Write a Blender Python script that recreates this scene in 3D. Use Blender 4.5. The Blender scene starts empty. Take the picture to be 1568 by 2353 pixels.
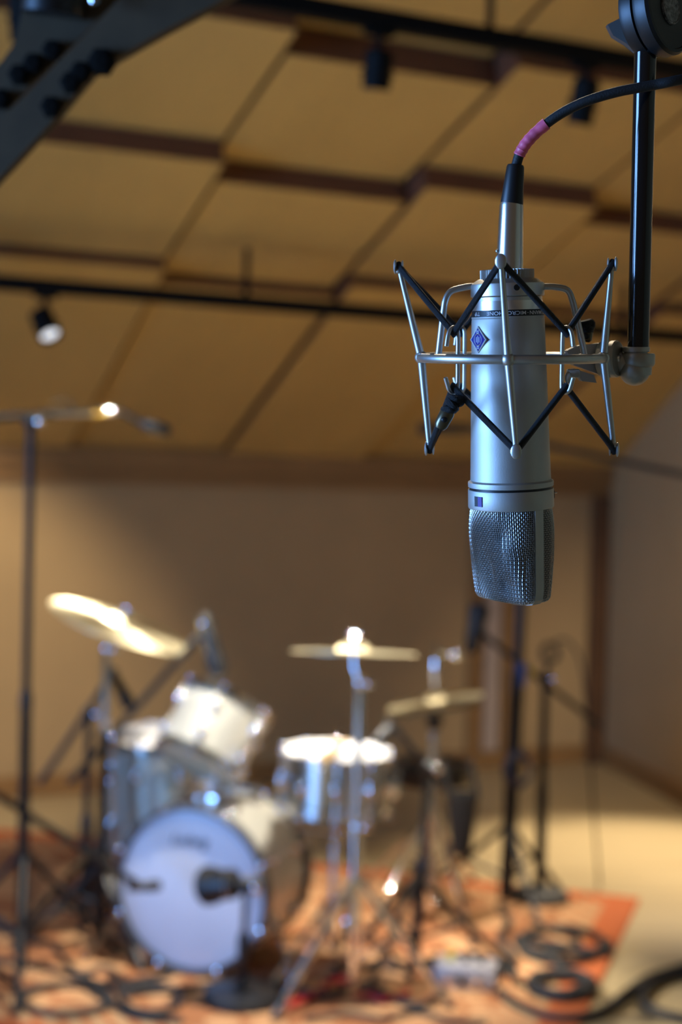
import bpy, bmesh, math, random
from mathutils import Vector, Matrix
random.seed(7)
V = Vector
# ---------------------------------------------------------------- camera
F = 3450.0; CAMH = 1.62
ROLL = math.radians(1.5); PITCH = math.radians(1.0)
fw = V((0, math.cos(PITCH), -math.sin(PITCH))); up0 = V((0, math.sin(PITCH), math.cos(PITCH))); rt0 = V((1, 0, 0))
RT = rt0 * math.cos(ROLL) + up0 * math.sin(ROLL); UP = -rt0 * math.sin(ROLL) + up0 * math.cos(ROLL)
C0 = V((0, 0, CAMH))
def ray(x, y): return fw + RT * ((x - 784) / F) - UP * ((y - 1176.5) / F)
def P(x, y, d): return C0 + ray(x, y) * d            # a point in the room, seen at that spot and standing d metres away
def onz(x, y, z=0.0):
    r = ray(x, y); return C0 + r * ((z - CAMH) / r.z)
scene = bpy.context.scene
cd = bpy.data.cameras.new('camera'); cam = bpy.data.objects.new('camera', cd); scene.collection.objects.link(cam)
cam.matrix_world = Matrix(((RT.x, UP.x, -fw.x, C0.x), (RT.y, UP.y, -fw.y, C0.y), (RT.z, UP.z, -fw.z, C0.z), (0, 0, 0, 1)))
cd.sensor_fit = 'VERTICAL'; cd.sensor_height = 36.0; cd.sensor_width = 24.0; cd.lens = F / 2353 * 36
cd.clip_start = 0.02; cd.clip_end = 60
cd.dof.use_dof = True; cd.dof.focus_distance = 0.955; cd.dof.aperture_fstop = 4.6; cd.dof.aperture_blades = 0
scene.camera = cam
# ---------------------------------------------------------------- world, exposure
w = bpy.data.worlds.new('world'); scene.world = w; w.use_nodes = True
bgn = w.node_tree.nodes['Background']; bgn.inputs[0].default_value = (1.0, 0.78, 0.55, 1); bgn.inputs[1].default_value = 0.06
scene.view_settings.view_transform = 'Standard'; scene.view_settings.look = 'None'
scene.view_settings.exposure = 0.0; scene.view_settings.gamma = 1.0; scene.view_settings.use_curve_mapping = False
WARM = (1.0, 0.84, 0.62)
NEUT = (1.0, 0.92, 0.80)
SPOT_POWER = 150.0
def add_light(name, kind, loc, target, energy, color, **kw):
    l = bpy.data.lights.new(name, kind); l.energy = energy; l.color = color
    for k, v in kw.items(): setattr(l, k, v)
    o = bpy.data.objects.new(name, l); scene.collection.objects.link(o)
    o.matrix_world = Matrix.Translation(loc) @ (V(target) - V(loc)).to_track_quat('-Z', 'Y').to_matrix().to_4x4()
    return o
# assumed daylight outside an unseen, added window in the left wall, for blue light
ASSUMED_WIN = (-5.5, -1.3, 1.3, 0.5, 3.0)      # x, y0, y1, z0, z1
add_light('assumed_window_light', 'AREA', (ASSUMED_WIN[0] - 0.13, (ASSUMED_WIN[1] + ASSUMED_WIN[2]) / 2, (ASSUMED_WIN[3] + ASSUMED_WIN[4]) / 2), (0.0, (ASSUMED_WIN[1] + ASSUMED_WIN[2]) / 2, (ASSUMED_WIN[3] + ASSUMED_WIN[4]) / 2), 770, (0.20, 0.45, 1.0), shape='RECTANGLE', size=ASSUMED_WIN[2] - ASSUMED_WIN[1], size_y=ASSUMED_WIN[4] - ASSUMED_WIN[3])
# ---------------------------------------------------------------- mesh helpers
def frame(o, z, x=None):
    z = V(z).normalized(); h = V(x) if x is not None else (V((1, 0, 0)) if abs(z.x) < .9 else V((0, 1, 0)))
    y = z.cross(h).normalized(); xx = y.cross(z)
    return Matrix(((xx.x, y.x, z.x, o[0]), (xx.y, y.y, z.y, o[1]), (xx.z, y.z, z.z, o[2]), (0, 0, 0, 1)))
def T(x, y=None, z=None): return Matrix.Translation(V(x) if y is None else V((x, y, z)))
def RZ(a): return Matrix.Rotation(a, 4, 'Z')
class MB:
    def __init__(s): s.v = []; s.f = []; s.mi = []
    def add(s, vs, fs, M=None, mi=0):
        b = len(s.v)
        for p in vs: s.v.append((M @ V(p)) if M is not None else V(p))
        for f in fs: s.f.append([b + i for i in f]); s.mi.append(mi)
        return s
    def box(s, size, M=None, bevel=0.0, mi=0):
        x, y, z = (a / 2 for a in size)
        if bevel <= 0:
            vs = [(-x,-y,-z),(x,-y,-z),(x,y,-z),(-x,y,-z),(-x,-y,z),(x,-y,z),(x,y,z),(-x,y,z)]
            return s.add(vs, [(0,3,2,1),(4,5,6,7),(0,1,5,4),(1,2,6,5),(2,3,7,6),(3,0,4,7)], M, mi)
        b = min(bevel, x*.9, y*.9, z*.9); bm = bmesh.new(); bmesh.ops.create_cube(bm, size=1)
        for vv in bm.verts: vv.co = V((vv.co.x*2*x, vv.co.y*2*y, vv.co.z*2*z))
        bmesh.ops.bevel(bm, geom=list(bm.edges), offset=b, segments=2, affect='EDGES', profile=.5)
        bm.verts.index_update(); s.add([v.co for v in bm.verts], [[v.index for v in f.verts] for f in bm.faces], M, mi); bm.free(); return s
    def tube(s, pts, r, n=10, closed=False, M=None, mi=0):
        pts = [V(p) for p in pts]; k = len(pts)
        rr = [r] * k if not isinstance(r, (list, tuple)) else list(r)
        tan = []
        for i in range(k):
            a = pts[i - 1] if (i > 0 or closed) else pts[i]; b = pts[(i + 1) % k] if (i < k - 1 or closed) else pts[i]
            t = b - a; tan.append(t.normalized() if t.length > 1e-9 else V((0, 0, 1)))
        h = V((0, 0, 1)) if abs(tan[0].z) < .9 else V((1, 0, 0)); nn = (h - tan[0] * h.dot(tan[0])).normalized()
        vs = []
        for i in range(k):
            nn = nn - tan[i] * nn.dot(tan[i]); nn.normalize(); bb = tan[i].cross(nn)
            for j in range(n):
                a = 2 * math.pi * j / n; vs.append(pts[i] + (nn * math.cos(a) + bb * math.sin(a)) * rr[i])
        fs = []
        for i in range(k if closed else k - 1):
            for j in range(n):
                a = i * n + j; b = i * n + (j + 1) % n; i2 = (i + 1) % k; fs.append((a, b, i2 * n + (j + 1) % n, i2 * n + j))
        if not closed: fs += [tuple(reversed(range(n))), tuple((k - 1) * n + j for j in range(n))]
        return s.add(vs, fs, M, mi)
    def lathe(s, prof, M=None, n=32, mi=0):
        vs = []; rows = []
        for r, z in prof:
            if r < 1e-7: rows.append([len(vs)]); vs.append((0, 0, z))
            else:
                rows.append(list(range(len(vs), len(vs) + n)))
                vs += [(r * math.cos(2*math.pi*j/n), r * math.sin(2*math.pi*j/n), z) for j in range(n)]
        fs = []
        for a, b in zip(rows, rows[1:]):
            for j in range(n):
                q = [a[j % len(a)], a[(j+1) % n % len(a)], b[(j+1) % n % len(b)], b[j % len(b)]]
                q = [x for i, x in enumerate(q) if x not in q[:i]]
                if len(q) > 2: fs.append(q)
        return s.add(vs, fs, M, mi)
    def ball(s, c, r, M=None, n=16, ax=None, mi=0):
        r = (r, r, r) if not isinstance(r, (tuple, list)) else r
        m = T(c) @ (ax if ax is not None else Matrix.Identity(4)) @ Matrix.Diagonal((r[0], r[1], r[2], 1))
        if M is not None: m = M @ m
        k = n // 2
        return s.lathe([(math.sin(math.pi*i/k) if 0 < i < k else 0, -math.cos(math.pi*i/k)) for i in range(k + 1)], m, n, mi)
    def torus(s, R, r, M=None, n=48, m=10, mi=0):
        return s.tube([(R*math.cos(2*math.pi*i/n), R*math.sin(2*math.pi*i/n), 0) for i in range(n)], r, m, True, M, mi)
    def prism(s, poly, h, M=None, mi=0):
        k = len(poly); vs = [(x, y, 0) for x, y in poly] + [(x, y, h) for x, y in poly]
        return s.add(vs, [tuple(reversed(range(k))), tuple(range(k, 2*k))] + [(i, (i+1) % k, k+(i+1) % k, k+i) for i in range(k)], M, mi)
    def cyl(s, a, b, r, n=16, mi=0): return s.tube([a, b], r, n, mi=mi)
    def build(s, name, mat, parent=None, smooth=35, world=False):
        me = bpy.data.meshes.new(name); vs = s.v
        if parent is not None and world:
            mw = parent.matrix_basis.copy(); q = parent.parent
            while q is not None: mw = q.matrix_basis @ mw; q = q.parent
            inv = mw.inverted(); vs = [inv @ p for p in vs]
        me.from_pydata([tuple(p) for p in vs], [], s.f)
        bm = bmesh.new(); bm.from_mesh(me); bmesh.ops.recalc_face_normals(bm, faces=bm.faces[:]); bm.to_mesh(me); bm.free()
        for m in (mat if isinstance(mat, (list, tuple)) else [mat]): me.materials.append(m)
        if any(s.mi): me.polygons.foreach_set('material_index', s.mi)
        if smooth: me.shade_smooth(); me.set_sharp_from_angle(angle=math.radians(smooth))
        me.update(); o = bpy.data.objects.new(name, me); scene.collection.objects.link(o)
        if parent is not None: o.parent = parent
        return o
def tag(o, label, cat, group=None, kind=None):
    o['label'] = label; o['category'] = cat
    if group: o['group'] = group
    if kind: o['kind'] = kind
    return o
def thing(name, label, cat, M=None, group=None):
    o = bpy.data.objects.new(name, None); scene.collection.objects.link(o); o.empty_display_size = .05
    if M is not None: o.matrix_basis = M if isinstance(M, Matrix) else T(M)
    return tag(o, label, cat, group)
def share(o, M, parent=None, name=None):
    c = o.copy(); scene.collection.objects.link(c); c.matrix_basis = M
    if parent is not None: c.parent = parent
    return c
def struct(o): o['kind'] = 'structure'; return o
def spline(pts, k=8, closed=False):
    pts = [V(p) for p in pts]; n = len(pts); out = []
    for i in range(n if closed else n - 1):
        g = (lambda j: pts[j % n]) if closed else (lambda j: pts[max(0, min(n - 1, j))])
        a, b, c, d = g(i - 1), g(i), g(i + 1), g(i + 2)
        for q in range(k):
            t = q / k; out.append(.5 * ((2*b) + (c - a)*t + (2*a - 5*b + 4*c - d)*t*t + (3*b - a - 3*c + d)*t**3))
    if not closed: out.append(pts[-1])
    return out
# ---------------------------------------------------------------- materials
MATS = {}
def mat(name, col, rough=.5, metal=0.0, noise=0.0, scale=40, bump=0.0, bscale=200, spec=.5, coat=0.0, emis=None, estr=0.0, col2=None, stretch=(1, 1, 1)):
    if name in MATS: return MATS[name]
    m = bpy.data.materials.new(name); m.use_nodes = True; nt = m.node_tree; b = nt.nodes['Principled BSDF']
    b.inputs['Base Color'].default_value = (*col, 1); b.inputs['Roughness'].default_value = rough; b.inputs['Metallic'].default_value = metal
    b.inputs['Specular IOR Level'].default_value = spec; b.inputs['Coat Weight'].default_value = coat
    if emis: b.inputs['Emission Color'].default_value = (*emis, 1); b.inputs['Emission Strength'].default_value = estr
    if noise or col2 or bump:
        tc = nt.nodes.new('ShaderNodeTexCoord'); mp = nt.nodes.new('ShaderNodeMapping'); nt.links.new(tc.outputs['Object'], mp.inputs[0]); mp.inputs['Scale'].default_value = stretch
    if noise or col2:
        n = nt.nodes.new('ShaderNodeTexNoise'); n.inputs['Scale'].default_value = scale; n.inputs['Detail'].default_value = 5; nt.links.new(mp.outputs[0], n.inputs['Vector'])
        mx = nt.nodes.new('ShaderNodeMix'); mx.data_type = 'RGBA'; c2 = col2 or tuple(max(0, c * (1 - noise)) for c in col)
        mr = nt.nodes.new('ShaderNodeMapRange'); mr.inputs[1].default_value = .3; mr.inputs[2].default_value = .7; nt.links.new(n.outputs[0], mr.inputs[0])
        mx.inputs[6].default_value = (*col, 1); mx.inputs[7].default_value = (*c2, 1); nt.links.new(mr.outputs[0], mx.inputs[0]); nt.links.new(mx.outputs[2], b.inputs['Base Color'])
    if bump:
        n2 = nt.nodes.new('ShaderNodeTexNoise'); n2.inputs['Scale'].default_value = bscale; n2.inputs['Detail'].default_value = 3; nt.links.new(mp.outputs[0], n2.inputs['Vector'])
        bp = nt.nodes.new('ShaderNodeBump'); bp.inputs['Strength'].default_value = bump; bp.inputs['Distance'].default_value = .002; nt.links.new(n2.outputs[0], bp.inputs['Height']); nt.links.new(bp.outputs[0], b.inputs['Normal'])
    MATS[name] = m; return m
NICKEL = mat('satin_nickel', (.56, .55, .52), .58, 1.0, noise=.08, scale=60, bump=.05, bscale=1500)
NICKEL2 = mat('satin_nickel_mount', (.60, .59, .56), .42, 1.0, noise=.06, scale=80)
POLISH = mat('polished_nickel', (.70, .69, .66), .27, 1.0)
WIRE = mat('grille_wire', (.60, .59, .57), .40, 1.0)
DARK_IN = mat('grille_inner', (.012, .013, .016), .6)
BLACKP = mat('black_plastic', (.008, .008, .009), .45, noise=.3, scale=30)
BLACKR = mat('black_rubber', (.013, .013, .014), .62, noise=.3, scale=90, bump=.15, bscale=900)
ROPE = mat('elastic_cord', (.006, .006, .007), .5, bump=.6, bscale=2500, col2=(.014, .014, .016), scale=900, spec=.35)
BLACKM = mat('black_enamel', (.006, .006, .007), .16, coat=.3)
TRACKB = mat('matte_black_fixture', (.004, .004, .004), .6, spec=.12)
STANDB = mat('black_stand_paint', (.007, .007, .008), .42, spec=.35)
CHROME = mat('chrome', (.80, .80, .82), .06, 1.0)
BRASS = mat('cymbal_bronze', (.80, .71, .46), .26, 1.0, noise=.25, scale=14, bump=.1, bscale=60)
HEADW = mat('coated_drumhead', (.88, .88, .86), .55, noise=.06, scale=9)
HEADF = mat('front_drumhead', (.60, .64, .75), .30, noise=.12, scale=4)
SPARK = mat('silver_sparkle_wrap', (.66, .65, .57), .30, .4, col2=(.47, .46, .39), scale=160, coat=.4)
HOOPD = mat('bass_hoop_dark', (.05, .05, .055), .3, coat=.3)
WALLF = mat('fabric_wall', (.44, .29, .128), .92, noise=.10, scale=2.2, bump=.3, bscale=500)
WOODP = mat('ceiling_plywood', (.55, .35, .102), .55, noise=.16, scale=3.0, stretch=(1, .25, 1), bump=.05, bscale=90)
WOODE = mat('panel_edge_shade', (.13, .045, .018), .6, noise=.2, scale=6)  # dark edge colour carries the shade of risers facing away from light
TRIMW = mat('trim_wood', (.30, .155, .05), .5, noise=.2, scale=5, stretch=(.2, 1, 1))
TRIMD = mat('dark_trim_wood', (.12, .055, .022), .5, noise=.2, scale=5)
CEILB = mat('ceiling_backing', (.12, .07, .035), .8, noise=.1, scale=2)
FLOORW = mat('floor_boards', (.44, .345, .195), .42, col2=(.36, .275, .15), scale=2.5, stretch=(.6, 6, 1), bump=.05, bscale=40)
PLASTER = mat('pale_plaster', (.42, .32, .24), .9, noise=.05, scale=5)
PINK = mat('pink_tape', (.98, .15, .27), .45, noise=.35, scale=120)
BLUEB = mat('badge_blue_enamel', (.020, .018, .22), .25, coat=.5)
WHITEP = mat('white_print', (.75, .75, .78), .6)
PURPLE = mat('pattern_symbol_violet', (.10, .06, .30), .4)
STEELD = mat('dark_steel', (.085, .055, .025), .85, .0, noise=.25, scale=25)
RED = mat('red_cable', (.42, .02, .02), .5)
GREYB = mat('grey_box_paint', (.34, .33, .36), .5, .3, noise=.1, scale=20)
BLUET = mat('blue_tape', (.02, .06, .30), .5)
YELT = mat('yellow_tape', (.40, .36, .02), .5)
TAN = mat('tan_felt', (.40, .26, .11), .9, noise=.15, scale=50)
LAMPF = mat('lamp_lens', (.8, .8, .85), .2, emis=(.80, .88, 1.0), estr=1.1)
GREYINK = mat('grey_ink', (.06, .06, .08), .6)
MEDAL = mat('rough_metal_medallion', (.42, .42, .42), .6, .5, col2=(.06, .06, .06), scale=420, bump=.5, bscale=700)
# ---------------------------------------------------------------- room shell
YAW = math.radians(24.5); SL = math.radians(26)
u = V((math.cos(YAW), math.sin(YAW), 0)); nb = V((-math.sin(YAW), math.cos(YAW), 0))
vv = nb * math.cos(SL) - V((0, 0, 1)) * math.sin(SL); W0 = V((0, 8.3, 0)); OC = W0 + V((0, 0, 1.74))
nd = vv.cross(u).normalized()
if nd.z > 0: nd = -nd
corner = W0 + u * 1.76; rdir = V((.22, -1.22, 0)).normalized(); rn = V((rdir.y, -rdir.x, 0))
if rn.x > 0: rn = -rn           # into the room
lft = W0 + u * -6.2
b = MB().box((10.6, 16.6, .1), T(-.2, 2.8, -.05)); struct(b.build('floor', FLOORW, smooth=0))
def wallbox(name, a, bb, z0, z1, th, inward, m, parent=None):
    a, bb = V(a), V(bb); d = (bb - a); L = d.length; d.normalize(); c = (a + bb) / 2 - V(inward) * th / 2 + V((0, 0, (z0 + z1) / 2))
    M = Matrix(((d.x, inward[0], 0, c.x), (d.y, inward[1], 0, c.y), (0, 0, 1, c.z), (0, 0, 0, 1)))
    return MB().box((L, th, z1 - z0), M).build(name, m, parent, smooth=0)
wb = struct(wallbox('wall_back', lft, corner + u * .1, 0, 1.86, .12, -nb, WALLF))
rend = corner + rdir * 12.5
struct(wallbox('wall_right', corner, rend, 0, 4.6, .12, rn, WALLF))
# left wall with an opening for the assumed window
x, y0, y1, z0, z1 = ASSUMED_WIN
b = MB()
for (ya, yb, za, zb) in ((-5.4, y0, 0, 5.4), (y1, 6.0, 0, 5.4), (y0, y1, 0, z0), (y0, y1, z1, 5.4)):
    b.box((.12, yb - ya, zb - za), T(x - .06, (ya + yb) / 2, (za + zb) / 2))
struct(b.build('wall_left', PLASTER, smooth=0))
wn = MB()
for yy in (y0, (y0 + y1) / 2, y1): wn.box((.1, .05, z1 - z0), T(x - .05, yy, (z0 + z1) / 2))
for zz in (z0, z1): wn.box((.1, y1 - y0 + .05, .05), T(x - .05, (y0 + y1) / 2, zz))
wo = struct(wn.build('assumed_window_1', TRIMW, smooth=0))  # frame of the assumed window, out of view
gm = bpy.data.materials.new('assumed_window_glass'); gm.use_nodes = True; nt = gm.node_tree; nt.nodes.clear()
go_, tr, gl, mx = (nt.nodes.new(k) for k in ('ShaderNodeOutputMaterial', 'ShaderNodeBsdfTransparent', 'ShaderNodeBsdfGlossy', 'ShaderNodeMixShader'))
gl.inputs['Roughness'].default_value = .02; mx.inputs[0].default_value = .06; nt.links.new(tr.outputs[0], mx.inputs[1]); nt.links.new(gl.outputs[0], mx.inputs[2]); nt.links.new(mx.outputs[0], go_.inputs[0])
for ya, yb in ((y0, (y0 + y1) / 2), ((y0 + y1) / 2, y1)): MB().box((.006, yb - ya - .05, z1 - z0 - .05), T(x - .05, (ya + yb) / 2, (z0 + z1) / 2)).build('pane', gm, wo, smooth=0)
# trims on the back wall
def onwall(s, z, out=0.0): return W0 + u * s - nb * out + V((0, 0, z))
MW = Matrix(((u.x, -nb.x, 0, 0), (u.y, -nb.y, 0, 0), (0, 0, 1, 0), (0, 0, 0, 1)))
def wtrim(name, s0, s1, z0, z1, th, m): return struct(MB().box((s1 - s0, th, z1 - z0), T(onwall((s0 + s1) / 2, (z0 + z1) / 2, th / 2)) @ MW, .006).build(name, m, smooth=0))
wtrim('trim_1', -6.1, 1.76, 1.60, 1.67, .06, TRIMW)
wtrim('trim_2', -6.1, 1.76, 1.67, 1.79, .10, TRIMW)
wtrim('baseboard_back', -6.1, 1.76, 0, .11, .025, TRIMW)
wtrim('trim_3', .82, .90, .11, 1.60, .05, TRIMW)
wtrim('trim_4', .92, 1.02, .11, 1.60, .045, PLASTER)
wtrim('trim_5', 1.04, 1.12, .11, 1.60, .05, TRIMW)
wtrim('trim_6', 1.64, 1.76, .0, 1.60, .07, TRIMD)
br = corner + rdir * 6.0
struct(wallbox('baseboard_right', corner + rn * .025, corner + rn * .025 + rdir * 8, 0, .11, .025, rn, TRIMW))
# stepped panel ceiling
MC = Matrix(((u.x, vv.x, -nd.x, OC.x), (u.y, vv.y, -nd.y, OC.y), (u.z, vv.z, -nd.z, OC.z), (0, 0, 0, 1)))
ce = struct(MB().box((9.6, 9.2, .1), MC @ T(-.6, -4.3, .33)).build('ceiling', CEILB, smooth=0))
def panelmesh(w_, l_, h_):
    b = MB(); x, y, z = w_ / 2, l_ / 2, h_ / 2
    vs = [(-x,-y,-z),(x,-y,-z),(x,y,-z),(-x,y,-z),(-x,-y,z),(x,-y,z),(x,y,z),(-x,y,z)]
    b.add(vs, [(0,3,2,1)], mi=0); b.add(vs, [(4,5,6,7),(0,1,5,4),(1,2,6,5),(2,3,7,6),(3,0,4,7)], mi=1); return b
CW = .82; col0 = -1.55; rows = [-5.5, -4.75, -4.0, -3.25, -2.50, -1.74, .08]
cache = {}
for ci in range(-5, 6):
    for ri in range(len(rows) - 1):
        ln = rows[ri + 1] - rows[ri]; key = round(ln, 3)
        off = (.05 if ci % 2 else .0) ; stag = .09 if ci % 2 == 0 else -.05
        if ri >= 5: tilt = math.radians(1.0); drop = .0
        elif ri == 4: tilt = math.radians(6.0); drop = 0
        else: tilt = math.radians(9.0); drop = 0
        M = MC @ T(col0 + CW * (ci + .5), (rows[ri] + rows[ri + 1]) / 2 + (stag if 2 <= ri <= 5 else 0), .10 - off * .5 + drop) @ Matrix.Rotation(tilt, 4, 'X')
        if key not in cache:
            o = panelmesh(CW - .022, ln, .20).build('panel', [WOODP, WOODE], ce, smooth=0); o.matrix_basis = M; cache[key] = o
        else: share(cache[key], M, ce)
# ---------------------------------------------------------------- rug
RC = V((1.23, 5.95, 0)); rx = V((-.951, .309, 0)); ry = V((-.309, -.951, 0)); RL, RWd = 2.9, 2.24
rugm = bpy.data.materials.new('oriental_rug'); rugm.use_nodes = True; nt = rugm.node_tree; bs = nt.nodes['Principled BSDF']; bs.inputs['Roughness'].default_value = .95
tc = nt.nodes.new('ShaderNodeTexCoord'); sx = nt.nodes.new('ShaderNodeSeparateXYZ'); nt.links.new(tc.outputs['Object'], sx.inputs[0])
def mth(op, a, b_=None):
    n = nt.nodes.new('ShaderNodeMath'); n.operation = op
    for i, q in enumerate((a, b_)):
        if q is None: continue
        if isinstance(q, (int, float)): n.inputs[i].default_value = q
        else: nt.links.new(q, n.inputs[i])
    return n.outputs[0]
def mixc(f, a, b_):
    n = nt.nodes.new('ShaderNodeMix'); n.data_type = 'RGBA'
    if isinstance(f, (int, float)): n.inputs[0].default_value = f
    else: nt.links.new(f, n.inputs[0])
    for i, q in ((6, a), (7, b_)):
        if isinstance(q, tuple): n.inputs[i].default_value = (*q, 1)
        else: nt.links.new(q, n.inputs[i])
    return n.outputs[2]
ax_ = mth('MINIMUM', sx.outputs[0], mth('SUBTRACT', RL, sx.outputs[0])); ay_ = mth('MINIMUM', sx.outputs[1], mth('SUBTRACT', RWd, sx.outputs[1])); ed = mth('MINIMUM', ax_, ay_)
nz = nt.nodes.new('ShaderNodeTexNoise'); nz.inputs['Scale'].default_value = 9; nt.links.new(tc.outputs['Object'], nz.inputs['Vector'])
vo = nt.nodes.new('ShaderNodeTexVoronoi'); vo.inputs['Scale'].default_value = 9; nt.links.new(tc.outputs['Object'], vo.inputs['Vector'])
field = mixc(nz.outputs[0], (.38, .18, .072), (.46, .27, .135)); field = mixc(mth('GREATER_THAN', vo.outputs[0], .52), field, (.27, .105, .038))
band2 = mixc(mth('GREATER_THAN', mth('SINE', mth('MULTIPLY', mth('ADD', sx.outputs[0], sx.outputs[1]), 70.0)), .2), (.44, .27, .135), (.34, .12, .04))
cc_ = mixc(mth('LESS_THAN', ed, .26), field, band2); cc_ = mixc(mth('LESS_THAN', ed, .12), cc_, (.40, .095, .022)); nt.links.new(cc_, bs.inputs['Base Color'])
rug = thing('rug', 'orange brown patterned rug with red border under the drum kit', 'rug', Matrix(((rx.x, ry.x, 0, RC.x), (rx.y, ry.y, 0, RC.y), (0, 0, 1, 0), (0, 0, 0, 1))))
MB().box((RL, RWd, .012), T(RL / 2, RWd / 2, .006), .003).build('pile', rugm, rug, smooth=0)
# ---------------------------------------------------------------- lighting tracks and spot lamps
def track(px, py, d, s0, s1, label, hangers):
    o = P(px, py, d); t = thing('lighting_track', label, 'lighting track', T(o), 'black lighting tracks under the ceiling')
    M = frame(o, u, (0, 0, 1))
    MB().box((.058, .05, s1 - s0), M @ T(0, 0, (s0 + s1) / 2), .006).build('rail', TRACKB, t, world=True)
    for hs in hangers:
        q = o + u * hs; top = (q - OC).dot(nd); h = -((q - OC).dot(nd)) / nd.z
        MB().cyl(q, q + V((0, 0, max(.05, h - .1))), .012, 10).build('hanger_rod', TRACKB, t, world=True)
    return o
TA = track(784, 30, 4.3, -1.8, 2.1, 'black track rail crossing the top of the picture below wooden panels', (.49, -1.0, 1.6))
TB = track(784, 712, 6.2, -3.4, 2.02, 'black track rail crossing mid picture behind the hanging microphone', (-.42, 1.4, -1.7))
def lamp(origin, s, aim, label, power, ln=.14, r=.042, spot=50, stem=.09, color=None):
    p = origin + u * s + V((0, 0, -.02)); aimv = (V(aim) - p).normalized()
    t = thing('track_spotlight', label, 'spotlight', T(p), 'black spotlights on the ceiling tracks')
    b = MB(); b.box((.09, .035, .03), T(p + V((0, 0, -.012))) @ RZ(YAW), .004); b.cyl(p, p + V((0, 0, -stem)), .012, 10); b.build('stem', TRACKB, t, world=True)
    c = p + V((0, 0, -stem - .03)); M = frame(c, aimv)
    MB().lathe([(0, -ln*.45), (r*.7, -ln*.45), (r, -ln*.36), (r, ln*.5), (r*.86, ln*.5), (r*.80, ln*.34), (0, ln*.34)], M, 24).build('housing', TRACKB, t, world=True)
    MB().lathe([(0, ln*.36), (r*.80, ln*.36), (r*.80, ln*.39), (0, ln*.40)], M, 24).build('lens', LAMPF, t, world=True)
    MB().tube([c + M.to_3x3() @ V((r*1.12, 0, .02)), c + V((0, 0, .035)) , c + M.to_3x3() @ V((-r*1.12, 0, .02))], .006, 8).build('yoke', TRACKB, t, world=True)
    l = add_light('spot_beam', 'SPOT', c + aimv * (ln * .52), V(aim), power, color or WARM, spot_size=math.radians(spot), spot_blend=.7, shadow_soft_size=.03)
    wm = l.matrix_world.copy(); l.parent = t; l.matrix_parent_inverse = Matrix.Identity(4); l.matrix_basis = t.matrix_basis.inverted() @ wm
SP = SPOT_POWER
def s_at(o, px):      # distance along a track at which it is seen at column px
    lo, hi = -4.0, 5.0
    for _ in range(50):
        m = (lo + hi) / 2; q = o + u * m - C0; xx = 784 + F * q.dot(RT) / q.dot(fw)
        lo, hi = (m, hi) if xx < px else (lo, m)
    return m
lamp(TA, s_at(TA, 872), (-.10, 5.0, .5), 'short black spotlight under the top rail, left of the pair', SP*4.2, ln=.12, color=NEUT)
lamp(TA, s_at(TA, 1345), (.35, 5.3, .5), 'black spotlight under the top rail near the microphone cable', SP*1.2, ln=.15, spot=40)
lamp(TB, s_at(TB, 105), (.0, 4.6, .3), 'black spotlight with a bright lens hanging from the lower rail at left', SP*4, ln=.13, r=.045, color=NEUT)
lamp(TA, s_at(TA, 60), (-.9, 5.2, .7), 'added unseen black spotlight under the top rail, towards its left end', SP*.6, color=NEUT)  # unseen lamp added to light the kit
lamp(TB, s_at(TB, 1632), (1.42, 6.5, .0), 'assumed black spotlight under the lower rail past the right edge', SP*2.9, spot=60)  # unseen lamp, assumed from the bright pool on the floor
lamp(TB, s_at(TB, -330), (-2.0, 7.3, .7), 'assumed black spotlight under the lower rail past the left edge', SP*1.4, spot=62)  # unseen lamp, assumed, to brighten the left of the back wall

TC = P(784, 30, 4.3) - nb * 1.5 + V((0, 0, .55))  # unseen rail, added to carry fill lamps
tq = thing('lighting_track', 'added unseen black track rail above the front of the room', 'lighting track', T(TC), 'black lighting tracks under the ceiling')
MB().box((.045, .04, 6.0), frame(TC, u, (0, 0, 1)) @ T(0, 0, -1.05), .006).build('rail', TRACKB, tq, world=True)
for i, s_ in enumerate((-3.5, -2.5, 1.2, 1.8)):
    q_ = TC + u * s_; lamp(TC, s_, (q_.x + (-.25 if i < 2 else .15), q_.y - .1, 0) if i < 3 else (2.2, 6.6, 1.0), ['first', 'second', 'third', 'fourth'][i] + ' added fill spotlight from the left on the unseen rail', SP * (1.5, 1.5, 1.2, 3.0)[i], spot=60 if i < 3 else 44)  # lamps added to bounce light off the floor and wash the right wall
lamp(TC, -.75, (.12, 1.0, 1.75), 'added lone spotlight in the middle of the rail out of the picture', SP * .45, spot=26)  # unseen lamp added for warm top light on the hanging microphone

nt = BRASS.node_tree; bs = nt.nodes['Principled BSDF']; bs.inputs['Anisotropic'].default_value = .75; bs.inputs['Roughness'].default_value = .36
tn = nt.nodes.new('ShaderNodeTangent'); tn.direction_type = 'RADIAL'; tn.axis = 'Z'; nt.links.new(tn.outputs[0], bs.inputs['Tangent'])
SWIV = mat('matte_nickel_swivel', (.50, .48, .44), .5, 1.0, noise=.1, scale=90)
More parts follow.
